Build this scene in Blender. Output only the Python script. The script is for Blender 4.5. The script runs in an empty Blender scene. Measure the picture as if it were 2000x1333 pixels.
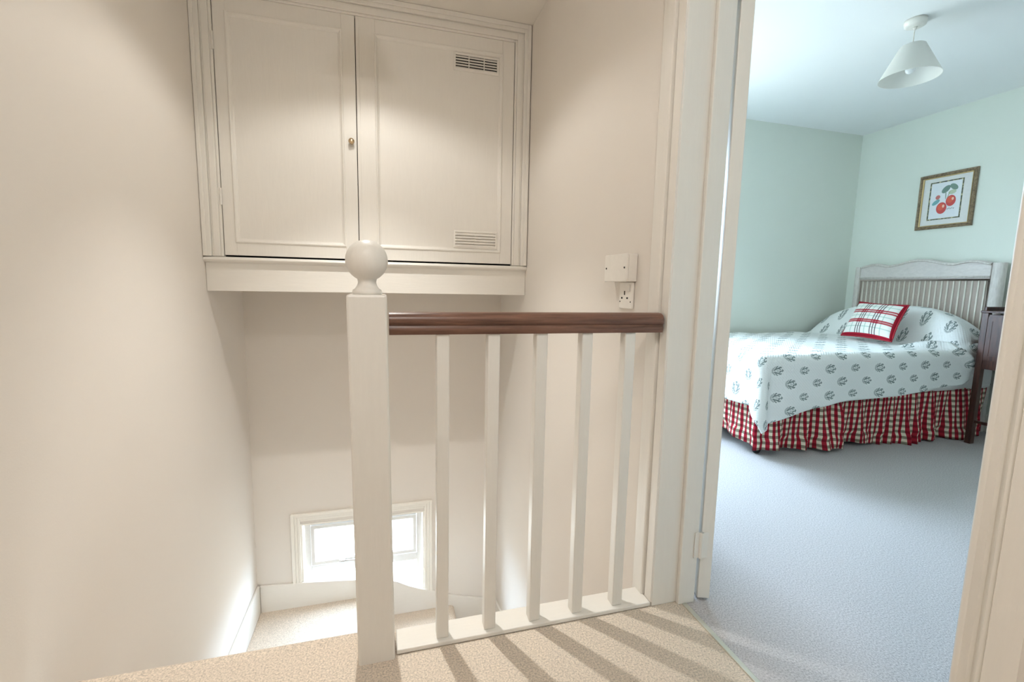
import bpy, bmesh, math, random
from mathutils import Vector, Matrix
random.seed(4)
PI = math.pi
sc = bpy.context.scene
C = sc.collection

# ------------------------------------------------------------------ camera
F_PX, YAW, PITCH, ROLL, CAM_H = 887.6, 0.27352, 0.121014, 0.0199022, 1.0
fwd = Vector((math.sin(YAW) * math.cos(PITCH), math.cos(YAW) * math.cos(PITCH), -math.sin(PITCH)))
rt = Vector((math.cos(YAW), -math.sin(YAW), 0)); up = rt.cross(fwd)
r2 = math.cos(ROLL) * rt + math.sin(ROLL) * up
u2 = -math.sin(ROLL) * rt + math.cos(ROLL) * up
cam_d = bpy.data.cameras.new('camera'); cam = bpy.data.objects.new('camera', cam_d); C.objects.link(cam)
m = Matrix((r2, u2, -fwd)).transposed().to_4x4(); m.translation = (0, 0, CAM_H)
cam.matrix_world = m
cam_d.sensor_fit = 'HORIZONTAL'; cam_d.sensor_width = 36; cam_d.lens = F_PX * 36 / 2000
cam_d.clip_start = 0.02
sc.camera = cam

# ------------------------------------------------------------------ sky and exposure
SKY = 35.0
w = bpy.data.worlds.new('overcast_sky'); sc.world = w; w.use_nodes = True
bg = w.node_tree.nodes['Background']
bg.inputs[1].default_value = SKY
_t = w.node_tree; _c = _t.nodes.new('ShaderNodeTexCoord'); _s = _t.nodes.new('ShaderNodeSeparateXYZ'); _r = _t.nodes.new('ShaderNodeValToRGB')
_t.links.new(_c.outputs['Generated'], _s.inputs[0]); _t.links.new(_s.outputs[2], _r.inputs[0]); _t.links.new(_r.outputs[0], bg.inputs[0])
_r.color_ramp.elements[0].position = 0.0; _r.color_ramp.elements[0].color = (0.19, 0.20, 0.20, 1)      # pale ground below the horizon
_r.color_ramp.elements[1].position = 0.03; _r.color_ramp.elements[1].color = (0.61, 0.785, 1.0, 1)      # even overcast sky
sc.view_settings.view_transform = 'Standard'; sc.view_settings.look = 'None'
sc.view_settings.exposure = 0.37; sc.view_settings.gamma = 1.0; sc.view_settings.use_curve_mapping = False
sc.cycles.use_denoising = True
sc.cycles.max_bounces = 9; sc.cycles.diffuse_bounces = 6; sc.cycles.use_adaptive_sampling = True; sc.cycles.adaptive_threshold = 0.05; sc.cycles.transparent_max_bounces = 12
sc.cycles.caustics_reflective = False; sc.cycles.caustics_refractive = False
LAMP_W, SPOT_W, BOWL_L = 12.0, 114.0, 67.0
LAMP_POS = (-0.07, 1.95, 2.20)

def portal(name, loc, sx, sz, face):
    """a sampling portal in a window opening, so the sky is found by the renderer; it gives no light itself"""
    d = bpy.data.lights.new(name, 'AREA'); d.shape = 'RECTANGLE'; d.size = sx; d.size_y = sz
    d.cycles.is_portal = True
    o = bpy.data.objects.new(name, d); C.objects.link(o); o.location = loc
    o.rotation_euler = Vector(face).to_track_quat('-Z', 'Y').to_euler()

# ------------------------------------------------------------------ materials
class N:
    """tiny helper for node graphs"""
    def __init__(s, name):
        s.m = bpy.data.materials.new(name); s.m.use_nodes = True
        s.t = s.m.node_tree; s.b = s.t.nodes['Principled BSDF']; s.out = s.t.nodes['Material Output']
    def node(s, typ, **kw):
        n = s.t.nodes.new(typ)
        for k, v in kw.items(): setattr(n, k, v)
        return n
    def put(s, sock, v):
        if isinstance(v, bpy.types.NodeSocket): s.t.links.new(v, sock)
        elif isinstance(v, (tuple, list)) and len(v) == 3 and sock.type == 'RGBA': sock.default_value = (*v, 1)
        else: sock.default_value = v
    def math(s, op, a, b=0.0, c=None):
        n = s.node('ShaderNodeMath', operation=op); s.put(n.inputs[0], a); s.put(n.inputs[1], b)
        if c is not None: s.put(n.inputs[2], c)
        return n.outputs[0]
    def mix(s, f, a, b, blend='MIX'):
        n = s.node('ShaderNodeMix', data_type='RGBA', blend_type=blend)
        s.put(n.inputs[0], f); s.put(n.inputs[6], a); s.put(n.inputs[7], b); return n.outputs[2]
    def coord(s, kind='Object'):
        return s.node('ShaderNodeTexCoord').outputs[kind]
    def xyz(s, v):
        n = s.node('ShaderNodeSeparateXYZ'); s.put(n.inputs[0], v); return n.outputs
    def scale(s, v, sc_):
        n = s.node('ShaderNodeMapping'); s.put(n.inputs[0], v); n.inputs['Scale'].default_value = sc_; return n.outputs[0]
    def noise(s, v, scale, detail=4, rough=0.5, out=0):
        n = s.node('ShaderNodeTexNoise'); s.put(n.inputs['Vector'], v); n.inputs['Scale'].default_value = scale
        n.inputs['Detail'].default_value = detail; n.inputs['Roughness'].default_value = rough; return n.outputs[out]
    def ramp(s, f, stops):
        n = s.node('ShaderNodeValToRGB'); s.put(n.inputs[0], f); e = n.color_ramp.elements
        while len(e) < len(stops): e.new(0.5)
        for el, (p, c) in zip(e, stops): el.position = p; el.color = (*c, 1)
        return n.outputs[0]
    def bump(s, h, strength, dist=0.01):
        n = s.node('ShaderNodeBump'); s.put(n.inputs['Height'], h); n.inputs['Strength'].default_value = strength
        n.inputs['Distance'].default_value = dist; s.put(s.b.inputs['Normal'], n.outputs[0])
    def done(s, col, rough=0.6, metal=0.0, spec=0.5):
        s.put(s.b.inputs['Base Color'], col); s.put(s.b.inputs['Roughness'], rough)
        s.b.inputs['Metallic'].default_value = metal; s.b.inputs['Specular IOR Level'].default_value = spec
        return s.m
    # masks
    def band(s, x, c, h):                       # 1 where |x-c| < h
        return s.math('LESS_THAN', s.math('ABSOLUTE', s.math('SUBTRACT', x, c)), h)
    def ell(s, x, y, cx, cy, rx, ry, ang=0.0):  # squared radius of a turned ellipse
        dx = s.math('SUBTRACT', x, cx); dy = s.math('SUBTRACT', y, cy); ca, sa = math.cos(ang), math.sin(ang)
        a = s.math('ADD', s.math('MULTIPLY', dx, ca / rx), s.math('MULTIPLY', dy, sa / rx))
        b = s.math('SUBTRACT', s.math('MULTIPLY', dy, ca / ry), s.math('MULTIPLY', dx, sa / ry))
        return s.math('ADD', s.math('MULTIPLY', a, a), s.math('MULTIPLY', b, b))

def wall_paint(name, col):
    n = N(name); v = n.coord()
    h = n.noise(v, 160, 3); n.bump(h, 0.06, 0.004)
    big = n.noise(v, 1.3, 2)
    return n.done(n.mix(big, tuple(c * 0.97 for c in col), tuple(min(1, c * 1.03) for c in col)), 0.95, spec=0.02)
def gloss_paint(name, col, rough=0.38, streak=(30, 30, 3)):
    n = N(name); v = n.scale(n.coord(), streak)
    h = n.noise(v, 4, 5, 0.6); n.bump(h, 0.12, 0.004)
    return n.done(n.mix(h, tuple(c * 0.965 for c in col), tuple(min(1, c * 1.03) for c in col)), rough, spec=0.45)
def plain(name, col, rough=0.5, metal=0.0, spec=0.5):
    n = N(name); h = n.noise(n.coord(), 60, 3)
    return n.done(n.mix(h, tuple(c * 0.95 for c in col), tuple(min(1, c * 1.05) for c in col)), rough, metal, spec)
def carpet(name, col):
    n = N(name); v = n.coord()
    f = n.noise(v, 210, 3, 0.7); g = n.noise(v, 700, 2, 0.6); big = n.noise(v, 2.2, 3)
    hh = n.math('ADD', n.math('MULTIPLY', f, 0.6), n.math('MULTIPLY', g, 0.5))
    n.bump(hh, 0.6, 0.006)
    c = n.ramp(f, [(0.30, tuple(k * 0.55 for k in col)), (0.5, col), (0.70, tuple(min(1, k * 1.32) for k in col))])
    c = n.mix(n.math('MULTIPLY', big, 0.25), c, tuple(k * 0.85 for k in col))
    return n.done(c, 0.95, spec=0.08)
def wood(name, dark, light, rough=0.35, axis=(2.5, 40, 40)):
    n = N(name); v = n.scale(n.coord(), axis)
    f = n.noise(v, 2.2, 6, 0.62); n.bump(f, 0.08, 0.003)
    return n.done(n.ramp(f, [(0.32, dark), (0.68, light)]), rough, spec=0.45)
def glass_mat(name):
    n = N(name); t = n.t
    tr = n.node('ShaderNodeBsdfTransparent'); tr.inputs[0].default_value = (0.97, 0.985, 0.98, 1)
    gl = n.node('ShaderNodeBsdfGlossy'); gl.inputs['Roughness'].default_value = 0.02
    lw = n.node('ShaderNodeLayerWeight'); lw.inputs[0].default_value = 0.5
    fac = n.math('MULTIPLY_ADD', n.math('POWER', lw.outputs['Facing'], 5.0), 0.75, 0.04)
    mx = n.node('ShaderNodeMixShader')
    t.links.new(fac, mx.inputs[0]); t.links.new(tr.outputs[0], mx.inputs[1]); t.links.new(gl.outputs[0], mx.inputs[2])
    t.links.new(mx.outputs[0], n.out.inputs[0]); return n.m
def shade_mat(name, col, trans=0.35):
    n = N(name); t = n.t
    tl = n.node('ShaderNodeBsdfTranslucent'); tl.inputs[0].default_value = (*col, 1)
    mx = n.node('ShaderNodeMixShader'); mx.inputs[0].default_value = trans
    h = n.noise(n.scale(n.coord(), (1, 1, 6)), 300, 2); n.bump(h, 0.1, 0.002)
    n.done(col, 0.8, spec=0.2)
    t.links.new(n.b.outputs[0], mx.inputs[1]); t.links.new(tl.outputs[0], mx.inputs[2]); t.links.new(mx.outputs[0], n.out.inputs[0])
    return n.m

M = {}
M['wall'] = wall_paint('cream_wall_paint', (0.735, 0.692, 0.642))
M['ceil'] = wall_paint('white_ceiling_paint', (0.80, 0.765, 0.715))
M['mint'] = wall_paint('mint_wall_paint', (0.780, 0.812, 0.745))
M['mint_ceil'] = wall_paint('bedroom_ceiling_paint', (0.86, 0.87, 0.87))
M['trim'] = gloss_paint('cream_gloss_paint', (0.755, 0.728, 0.680))
M['trim_h'] = gloss_paint('cream_gloss_paint_level', (0.755, 0.728, 0.680), 0.38, (3, 30, 30))
M['white'] = gloss_paint('white_gloss_paint', (0.82, 0.79, 0.73))
M['carpet'] = carpet('beige_carpet', (0.70, 0.605, 0.505))
M['carpet_bed'] = carpet('grey_beige_carpet', (0.565, 0.535, 0.535))
M['rail'] = wood('mahogany_handrail', (0.080, 0.036, 0.024), (0.215, 0.108, 0.072), 0.33)
M['mahog'] = wood('dark_mahogany', (0.035, 0.013, 0.010), (0.105, 0.040, 0.028), 0.32, (30, 30, 3))
M['plastic'] = plain('white_plastic', (0.80, 0.77, 0.72), 0.35)
M['dark'] = plain('dark_void', (0.015, 0.013, 0.012), 0.8)
M['brass'] = plain('brass', (0.66, 0.50, 0.32), 0.22, 1.0)
M['chrome'] = plain('chrome', (0.62, 0.62, 0.64), 0.18, 1.0)
M['strip'] = plain('satin_threshold_metal', (0.62, 0.60, 0.52), 0.38, 0.7)
M['glass'] = glass_mat('window_glass')
M['upvc'] = plain('white_frame_paint', (0.74, 0.74, 0.73), 0.35)
M['shade'] = shade_mat('ivory_lampshade_fabric', (0.87, 0.865, 0.83), 0.30)
M['shade2'] = shade_mat('cream_lampshade_card', (0.78, 0.70, 0.58), 0.12)
M['bulb'] = plain('clear_bulb', (0.85, 0.87, 0.88), 0.1)
M['black'] = plain('black_rubber', (0.012, 0.012, 0.014), 0.5)
M['ground'] = plain('pale_paving', (0.24, 0.24, 0.23), 0.9)
M['ext'] = plain('pale_render', (0.60, 0.58, 0.54), 0.9)

def mat_wicker(name, col):
    n = N(name); v = n.coord(); x, y, z = n.xyz(v)
    rows = n.math('SINE', n.math('MULTIPLY', z, 700.0)); cols = n.math('SINE', n.math('MULTIPLY', y, 700.0))
    h = n.math('MULTIPLY', rows, cols); n.bump(h, 0.6, 0.003)
    ns = n.noise(v, 90, 3)
    c = n.mix(ns, tuple(k * 0.72 for k in col), tuple(min(1, k * 1.18) for k in col))
    c = n.mix(n.math('MULTIPLY', n.math('GREATER_THAN', h, 0.25), 0.30), c, tuple(k * 0.45 for k in col))
    return n.done(c, 0.6)
M['wicker'] = mat_wicker('woven_wicker', (0.60, 0.50, 0.44))
M['cane'] = wood('whitewashed_cane', (0.70, 0.65, 0.58), (0.86, 0.81, 0.73), 0.5, (60, 60, 8))
def mat_carved(name, col):
    n = N(name); v = n.scale(n.coord(), (1, 1, 1.6))
    vo = n.node('ShaderNodeTexVoronoi'); n.put(vo.inputs['Vector'], v); vo.inputs['Scale'].default_value = 26
    ns = n.noise(v, 34, 4); h = n.math('ADD', vo.outputs[0], n.math('MULTIPLY', ns, 0.5)); n.bump(h, 0.55, 0.006)
    return n.done(n.mix(ns, tuple(k * 0.86 for k in col), tuple(min(1, k * 1.10) for k in col)), 0.55)
M['carved'] = mat_carved('whitewashed_carved_wood', (0.71, 0.655, 0.63))
M['limed'] = wood('limed_wood', (0.60, 0.545, 0.51), (0.76, 0.71, 0.67), 0.5, (40, 40, 8))

def mat_quilt():
    n = N('white_quilt_with_leaf_print'); uv = n.coord('UV'); u, v, _ = n.xyz(uv)
    masks = []
    PX, PY = 0.200, 0.080
    row = n.math('FLOOR', n.math('DIVIDE', v, PY))
    off = n.math('MULTIPLY', n.math('FLOORED_MODULO', row, 2.0), 0.5)
    cx = n.math('MULTIPLY', n.math('SUBTRACT', n.math('FRACT', n.math('ADD', n.math('DIVIDE', u, PX), off)), 0.5), PX)
    cy = n.math('MULTIPLY', n.math('SUBTRACT', n.math('FRACT', n.math('DIVIDE', v, PY)), 0.5), PY)
    big = n.math('MULTIPLY_ADD', n.math('FLOORED_MODULO', n.math('FLOOR', n.math('ADD', n.math('DIVIDE', u, PX), off)), 2.0), 0.16, 0.88)
    cx = n.math('DIVIDE', cx, big); cy = n.math('DIVIDE', cy, big)
    r = n.math('SQRT', n.ell(cx, cy, 0.0, 0.0, 0.041, 0.028))
    th = n.math('ARCTAN2', cy, n.math('ADD', cx, 0.030))
    lobes = n.math('SINE', n.math('MULTIPLY_ADD', th, 17.0, 1.57)); lob2 = n.math('SINE', n.math('MULTIPLY', r, 15.0))
    edge = n.math('ADD', 0.93, n.math('MULTIPLY', lobes, 0.09))
    inside = n.math('LESS_THAN', r, edge)
    ink = n.math('GREATER_THAN', n.math('ADD', lobes, n.math('MULTIPLY', lob2, 0.9)), -0.75)
    ink = n.math('MAXIMUM', ink, n.math('MULTIPLY', n.math('GREATER_THAN', r, 0.78), n.math('GREATER_THAN', lobes, -0.6)))
    vein = n.math('MULTIPLY', n.math('LESS_THAN', n.math('ABSOLUTE', n.math('SUBTRACT', cy, n.math('MULTIPLY', cx, 0.10))), 0.0022), n.math('LESS_THAN', r, 0.75))
    mask = n.math('MULTIPLY', inside, n.math('MULTIPLY', ink, n.math('SUBTRACT', 1.0, vein)))
    wear = n.noise(uv, 60, 3); mask = n.math('MULTIPLY', mask, n.math('MULTIPLY_ADD', wear, 0.7, 0.45))
    col = n.mix(mask, (0.86, 0.87, 0.86), (0.13, 0.18, 0.175))
    q = n.math('SINE', n.math('MULTIPLY', u, 330.0)); q2 = n.math('SINE', n.math('MULTIPLY', v, 330.0))
    h = n.math('ADD', n.math('MULTIPLY', n.math('MULTIPLY', q, q2), 0.25), n.noise(uv, 42, 4))
    n.bump(h, 0.35, 0.008)
    return n.done(col, 0.85, spec=0.15)
M['quilt'] = mat_quilt()
def mat_gingham():
    n = N('red_gingham_cotton'); u, v, _ = n.xyz(n.coord('UV')); P = 0.037
    a = n.math('LESS_THAN', n.math('FRACT', n.math('DIVIDE', u, P)), 0.52)
    b = n.math('LESS_THAN', n.math('FRACT', n.math('DIVIDE', v, P)), 0.48)
    cream = n.mix(b, (0.80, 0.70, 0.56), (0.27, 0.235, 0.17)); red = n.mix(b, (0.40, 0.022, 0.040), (0.22, 0.010, 0.022))
    h = n.noise(n.coord('UV'), 500, 2); n.bump(h, 0.15, 0.002)
    return n.done(n.mix(a, cream, red), 0.85, spec=0.12)
M['gingham'] = mat_gingham()
def mat_plaid():
    n = N('red_plaid_cotton'); u, v, _ = n.xyz(n.coord('UV'))
    col = (0.80, 0.79, 0.74)
    def bands(x, cs, h):
        o = None
        for c in cs:
            b = n.band(x, c, h); o = b if o is None else n.math('MAXIMUM', o, b)
        return o
    c1 = n.mix(n.math('MULTIPLY', bands(u, (0.20, 0.50, 0.80), 0.010), 0.5), col, (0.20, 0.42, 0.33))
    c1 = n.mix(n.math('MULTIPLY', bands(v, (0.21, 0.52, 0.82), 0.012), 0.5), c1, (0.20, 0.42, 0.33))
    c1 = n.mix(n.math('MULTIPLY', bands(u, (0.31, 0.36, 0.41, 0.61, 0.66, 0.71), 0.011), 0.85), c1, (0.10, 0.06, 0.07))
    c1 = n.mix(n.math('MULTIPLY', bands(v, (0.345, 0.395, 0.635, 0.695), 0.021), 0.92), c1, (0.42, 0.016, 0.035))
    c1 = n.mix(n.math('MULTIPLY', n.math('MULTIPLY', bands(u, (0.335, 0.685), 0.055), bands(v, (0.37, 0.665), 0.055)), 0.55), c1, (0.36, 0.012, 0.03))
    edge = n.math('MAXIMUM', n.math('MAXIMUM', n.math('LESS_THAN', u, 0.025), n.math('GREATER_THAN', u, 0.965)),
                  n.math('MAXIMUM', n.math('LESS_THAN', v, 0.05), n.math('GREATER_THAN', v, 0.925)))
    c1 = n.mix(edge, c1, (0.40, 0.016, 0.035))
    h = n.noise(n.coord('UV'), 160, 2); n.bump(h, 0.12, 0.002)
    return n.done(c1, 0.8, spec=0.12)
M['plaid'] = mat_plaid()
def mat_print():
    # u to the viewer's right, v up, 0..1 over the printed sheet
    n = N('botanical_fruit_print'); u, v, _ = n.xyz(n.coord('UV'))
    ns = n.noise(n.coord('UV'), 9, 3)
    col = n.mix(ns, (0.74, 0.76, 0.82), (0.82, 0.82, 0.84))
    def blob(c, e, colr, soft=0.95):
        return n.mix(n.math('MULTIPLY', n.math('LESS_THAN', e, 1.0), soft), c, colr)
    for (cx, cy, rx, ry, a, k) in ((0.50, 0.80, .155, .085, 0.5, (0.10, 0.20, 0.16)), (0.76, 0.84, .145, .075, -0.45, (0.12, 0.22, 0.17)),
                                   (0.72, 0.70, .13, .06, 0.1, (0.45, 0.52, 0.36)), (0.20, 0.46, .14, .06, 0.45, (0.10, 0.33, 0.36)),
                                   (0.25, 0.60, .08, .06, 0.2, (0.55, 0.12, 0.10)), (0.51, 0.64, .018, .13, 0.08, (0.22, 0.30, 0.24)),
                                   (0.60, 0.62, .016, .12, -0.35, (0.30, 0.36, 0.24))):
        col = blob(col, n.ell(u, v, cx, cy, rx, ry, a), k, 0.9)
    for (cx, cy, r) in ((0.41, 0.28, .175), (0.70, 0.46, .165)):
        e = n.ell(u, v, cx, cy, r, r * 0.93)
        col = blob(col, e, (0.60, 0.035, 0.030)); col = blob(col, n.ell(u, v, cx - .03, cy + .03, r * .6, r * .55), (0.75, 0.12, 0.06), 0.8)
        col = blob(col, n.ell(u, v, cx + .06, cy + .05, r * .22, r * .25), (0.92, 0.62, 0.48))
    for k in range(5):
        col = blob(col, n.ell(u, v, 0.62 + 0.05 * k, 0.235 + 0.012 * (k % 2), .022, .010, 0.9), (0.10, 0.10, 0.14))
    return n.done(col, 0.35)
M['print'] = mat_print()
M['mat_board'] = plain('ivory_mount_board', (0.76, 0.74, 0.73), 0.8)
def mat_border():
    n = N('mottled_print_border'); f = n.noise(n.coord(), 55, 3)
    return n.done(n.ramp(f, [(0.38, (0.04, 0.05, 0.045)), (0.52, (0.16, 0.17, 0.10)), (0.64, (0.55, 0.48, 0.28))]), 0.6)
M['border'] = mat_border()
M['gold'] = wood('antique_gilt_frame', (0.13, 0.085, 0.050), (0.33, 0.24, 0.15), 0.35, (30, 30, 30))
M['gilt'] = plain('gilt_bead', (0.60, 0.44, 0.22), 0.3, 0.6)

# ------------------------------------------------------------------ geometry helpers
def box(bm, x0, x1, y0, y1, z0, z1):
    vs = [bm.verts.new(p) for p in ((x0, y0, z0), (x1, y0, z0), (x1, y1, z0), (x0, y1, z0), (x0, y0, z1), (x1, y0, z1), (x1, y1, z1), (x0, y1, z1))]
    for f in ((3, 2, 1, 0), (4, 5, 6, 7), (0, 1, 5, 4), (1, 2, 6, 5), (2, 3, 7, 6), (3, 0, 4, 7)): bm.faces.new([vs[i] for i in f])
    return vs
def bx(*a):
    bm = bmesh.new(); box(bm, *a); return bm
def prism(bm, pts, axis, a, b):
    """extrude a closed 2D outline along an axis; pts are the other two coordinates in x,y,z order"""
    def P(p, t): q = list(p); q.insert(axis, t); return q
    A = [bm.verts.new(P(p, a)) for p in pts]; B = [bm.verts.new(P(p, b)) for p in pts]; n = len(pts)
    for i in range(n): bm.faces.new((A[i], A[(i + 1) % n], B[(i + 1) % n], B[i]))
    bm.faces.new(A[::-1]); bm.faces.new(B)
    bmesh.ops.recalc_face_normals(bm, faces=bm.faces[:])
def lathe(bm, prof, c, seg=32, axis=2):
    rings = []
    for r, t in prof:
        ring = []
        for k in range(seg):
            a = 2 * PI * k / seg; q = [r * math.cos(a), r * math.sin(a)]; q.insert(axis, t)
            ring.append(bm.verts.new((c[0] + q[0], c[1] + q[1], c[2] + q[2])))
        rings.append(ring)
    for A, B in zip(rings, rings[1:]):
        for k in range(seg): bm.faces.new((A[k], A[(k + 1) % seg], B[(k + 1) % seg], B[k]))
    if prof[0][0] > 1e-6: bm.faces.new(rings[0][::-1])
    if prof[-1][0] > 1e-6: bm.faces.new(rings[-1])
    bmesh.ops.remove_doubles(bm, verts=bm.verts[:], dist=1e-6)
    bmesh.ops.recalc_face_normals(bm, faces=bm.faces[:])
def ring_moulding(bm, x0, x1, z0, z1, y, prof):
    """a mitred frame in a plane facing -y; prof = (inset, out) closed outline"""
    cs = ((x0, z0, 1, 1), (x1, z0, -1, 1), (x1, z1, -1, -1), (x0, z1, 1, -1))
    loops = [[bm.verts.new((x + sx * i, y - o, z + sz * i)) for i, o in prof] for x, z, sx, sz in cs]
    n = len(prof)
    for k in range(4):
        A, B = loops[k], loops[(k + 1) % 4]
        for i in range(n): bm.faces.new((A[i], A[(i + 1) % n], B[(i + 1) % n], B[i]))
    bmesh.ops.recalc_face_normals(bm, faces=bm.faces[:])
def tube(bm, pts, r, seg=10):
    pts = [Vector(p) for p in pts]; rings = []
    for i, p in enumerate(pts):
        d = (pts[min(i + 1, len(pts) - 1)] - pts[max(i - 1, 0)]).normalized()
        a = d.cross(Vector((0, 0, 1))) if abs(d.z) < 0.95 else d.cross(Vector((0, 1, 0)))
        a.normalize(); b = d.cross(a)
        rings.append([bm.verts.new(p + (a * math.cos(2 * PI * k / seg) + b * math.sin(2 * PI * k / seg)) * r) for k in range(seg)])
    for A, B in zip(rings, rings[1:]):
        for k in range(seg): bm.faces.new((A[k], A[(k + 1) % seg], B[(k + 1) % seg], B[k]))
    bm.faces.new(rings[0][::-1]); bm.faces.new(rings[-1]); bmesh.ops.recalc_face_normals(bm, faces=bm.faces[:])

def wloc(o):
    v = Vector((0, 0, 0))
    while o is not None: v += o.location; o = o.parent
    return v
def obj(name, bm, mat, parent=None, bevel=0.0, smooth=False, origin=None, seg=2):
    """one mesh object from world-space geometry; origin defaults to the middle of its base"""
    me = bpy.data.meshes.new(name); bm.to_mesh(me); bm.free()
    if origin is None:
        xs = [v.co for v in me.vertices]
        lo = [min(c[i] for c in xs) for i in range(3)]; hi = [max(c[i] for c in xs) for i in range(3)]
        origin = Vector(((lo[0] + hi[0]) / 2, (lo[1] + hi[1]) / 2, lo[2]))
    origin = Vector(origin)
    me.transform(Matrix.Translation(-origin))
    me.materials.append(M[mat] if isinstance(mat, str) else mat)
    o = bpy.data.objects.new(name, me); C.objects.link(o)
    o.location = origin - wloc(parent) if parent else origin
    if parent: o.parent = parent
    if smooth:
        for p in me.polygons: p.use_smooth = True
    if bevel:
        b = o.modifiers.new('bevel', 'BEVEL'); b.width = bevel; b.segments = seg; b.limit_method = 'ANGLE'; b.angle_limit = 0.6
    return o
def thing(name, label, cat, loc, group=None, kind=None):
    o = bpy.data.objects.new(name, None); C.objects.link(o); o.location = loc; o.empty_display_size = 0.1
    return tag(o, label, cat, group, kind)
def tag(o, label, cat, group=None, kind=None):
    o['label'] = label; o['category'] = cat
    if group: o['group'] = group
    if kind: o['kind'] = kind
    return o
def struct(o, label, cat): return tag(o, label, cat, None, 'structure')
def smooth_angle(o, a=0.6):
    for p in o.data.polygons: p.use_smooth = True
    bpy.context.view_layer.objects.active = o
    try: o.data.set_sharp_from_angle(angle=a)
    except Exception: pass
    return o

# ------------------------------------------------------------------ the setting
XL, XR, XB = -0.862, 0.812, 0.935          # left wall, landing face and bedroom face of the dividing wall
YC, YB = 2.62, 3.22                        # cupboard front, stairwell end wall
ZC = 2.44
ZL = -1.255                                # quarter landing
BX, BYL, BYR = 4.27, 3.37, -0.90           # bedroom walls
DY0, DY1 = 0.413, 1.155                    # door opening
ZLOW = -2.75
YN = -1.45                                 # wall behind the camera

# floors
bm = bmesh.new(); box(bm, XL, 0.908, YN, 1.157, -0.2, 0.0); box(bm, XL, 0.0, 1.157, 1.240, -0.2, 0.0)
box(bm, 0.0, 0.80, 1.157, 1.237, -0.2, -0.002)
struct(obj('floor', bm, 'carpet'), 'beige carpeted landing floor striped by baluster shadows', 'floor')
bm = bmesh.new(); prof = [(1.2402, -0.03), (1.2402, 0.0)] + [(1.262 + 0.016 * math.sin(a), -0.016 + 0.016 * math.cos(a)) for a in [k * PI / 8 for k in range(9)]]
prism(bm, prof, 0, XL, -0.05)
struct(smooth_angle(obj('trim_7', bm, 'carpet')), 'rounded carpeted nosing at the head of the stairs', 'stair nosing')
struct(obj('floor_bedroom', bx(0.912, BX, BYR, BYL, -0.2, 0.0), 'carpet_bed'), 'pale grey carpet of the bedroom floor in daylight', 'floor')
tag(obj('threshold_strip', bx(0.901, 0.917, 0.40, 1.150, -0.004, 0.0035), 'strip', bevel=0.002), 'slim metal carpet strip across the bedroom doorway', 'threshold strip')

# walls of the stairwell and landing
struct(obj('wall_left', bx(XL - 0.15, XL, YN - 0.2, YB + 0.25, ZLOW, ZC), 'wall'), 'bare cream wall running down the stairs on the left', 'wall')
WX0, WX1, WZ0, WZ1 = -0.585, 0.262, -1.45, -0.655      # stair window opening
bm = bmesh.new()
box(bm, XL, WX0, YB, YB + 0.12, ZLOW, ZC); box(bm, WX1, XB, YB, YB + 0.12, ZLOW, ZC)
box(bm, WX0, WX1, YB, YB + 0.12, WZ1, ZC); box(bm, WX0, WX1, YB, YB + 0.12, ZLOW, WZ0)
struct(obj('wall_back', bm, 'wall'), 'cream end wall of the stairwell with low window', 'wall')
bm = bmesh.new(); YW = DY1 + 0.028
box(bm, XR, XB, YW, YB, ZLOW, ZC)
box(bm, XR, XB, DY0 - 0.028, YW, 2.03, ZC); box(bm, XR, XB, YN - 0.2, DY0 - 0.028, ZLOW, ZC)
struct(obj('wall_right', bm, 'wall'), 'cream wall between the stairs and the bedroom doorway', 'wall')
struct(obj('wall_front', bx(XL, XR, YN - 0.2, YN, -0.2, ZC), 'wall'), 'cream landing wall behind the viewer', 'wall')
struct(obj('ceiling', bx(XL - 0.15, XB, YN - 0.2, YB + 0.25, ZC, ZC + 0.12), 'ceil'), 'white painted ceiling above the stair cupboard', 'ceiling')
struct(obj('floor_hall', bx(XL - 0.15, XB, YN - 0.2, YB + 0.25, ZLOW - 0.1, ZLOW), 'carpet'), 'carpeted hall floor at the foot of the stairs', 'floor')
struct(obj('wall_hall', bx(XL, XR, 0.30, 0.42, ZLOW, -0.2), 'wall'), 'wall under the landing at the foot of the stairs', 'wall')

# bedroom shell
VX0, VX1, VZ0, VZ1 = 1.00, 2.08, 0.68, 2.12            # bedroom window opening
bm = bmesh.new()
box(bm, XB, VX0, BYL, BYL + 0.22, -0.2, ZC); box(bm, VX1, BX + 0.15, BYL, BYL + 0.22, -0.2, ZC)
box(bm, VX0, VX1, BYL, BYL + 0.22, VZ1, ZC); box(bm, VX0, VX1, BYL, BYL + 0.22, -0.2, VZ0)
struct(obj('wall_bedroom_left', bm, 'mint'), 'pale mint green bedroom wall along the far side of the bed', 'wall')
struct(obj('wall_bedroom_back', bx(BX, BX + 0.15, BYR, BYL, -0.2, ZC), 'mint'), 'pale mint green wall behind the headboard with framed print', 'wall')
struct(obj('wall_bedroom_right', bx(XB, BX + 0.15, BYR - 0.15, BYR, -0.2, ZC), 'mint'), 'mint green bedroom wall out of sight on the right', 'wall')
bm = bmesh.new(); box(bm, XB, XB + 0.012, YW, BYL, -0.0, ZC); box(bm, XB, XB + 0.012, BYR, DY0 - 0.028, 0.0, ZC); box(bm, XB, XB + 0.012, DY0 - 0.028, YW, 2.03, ZC)
struct(obj('wall_bedroom_front', bm, 'mint'), 'mint green bedroom side of the doorway wall', 'wall')
struct(obj('ceiling_bedroom', bx(XB, BX + 0.15, BYR - 0.15, BYL + 0.22, ZC, ZC + 0.12), 'mint_ceil'), 'white bedroom ceiling with a pendant lamp', 'ceiling')
struct(obj('baseboard_bedroom_back', bx(BX - 0.018, BX, BYR, BYL, 0.0, 0.13), 'white', bevel=0.004), 'white skirting board along the headboard wall', 'baseboard')
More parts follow.
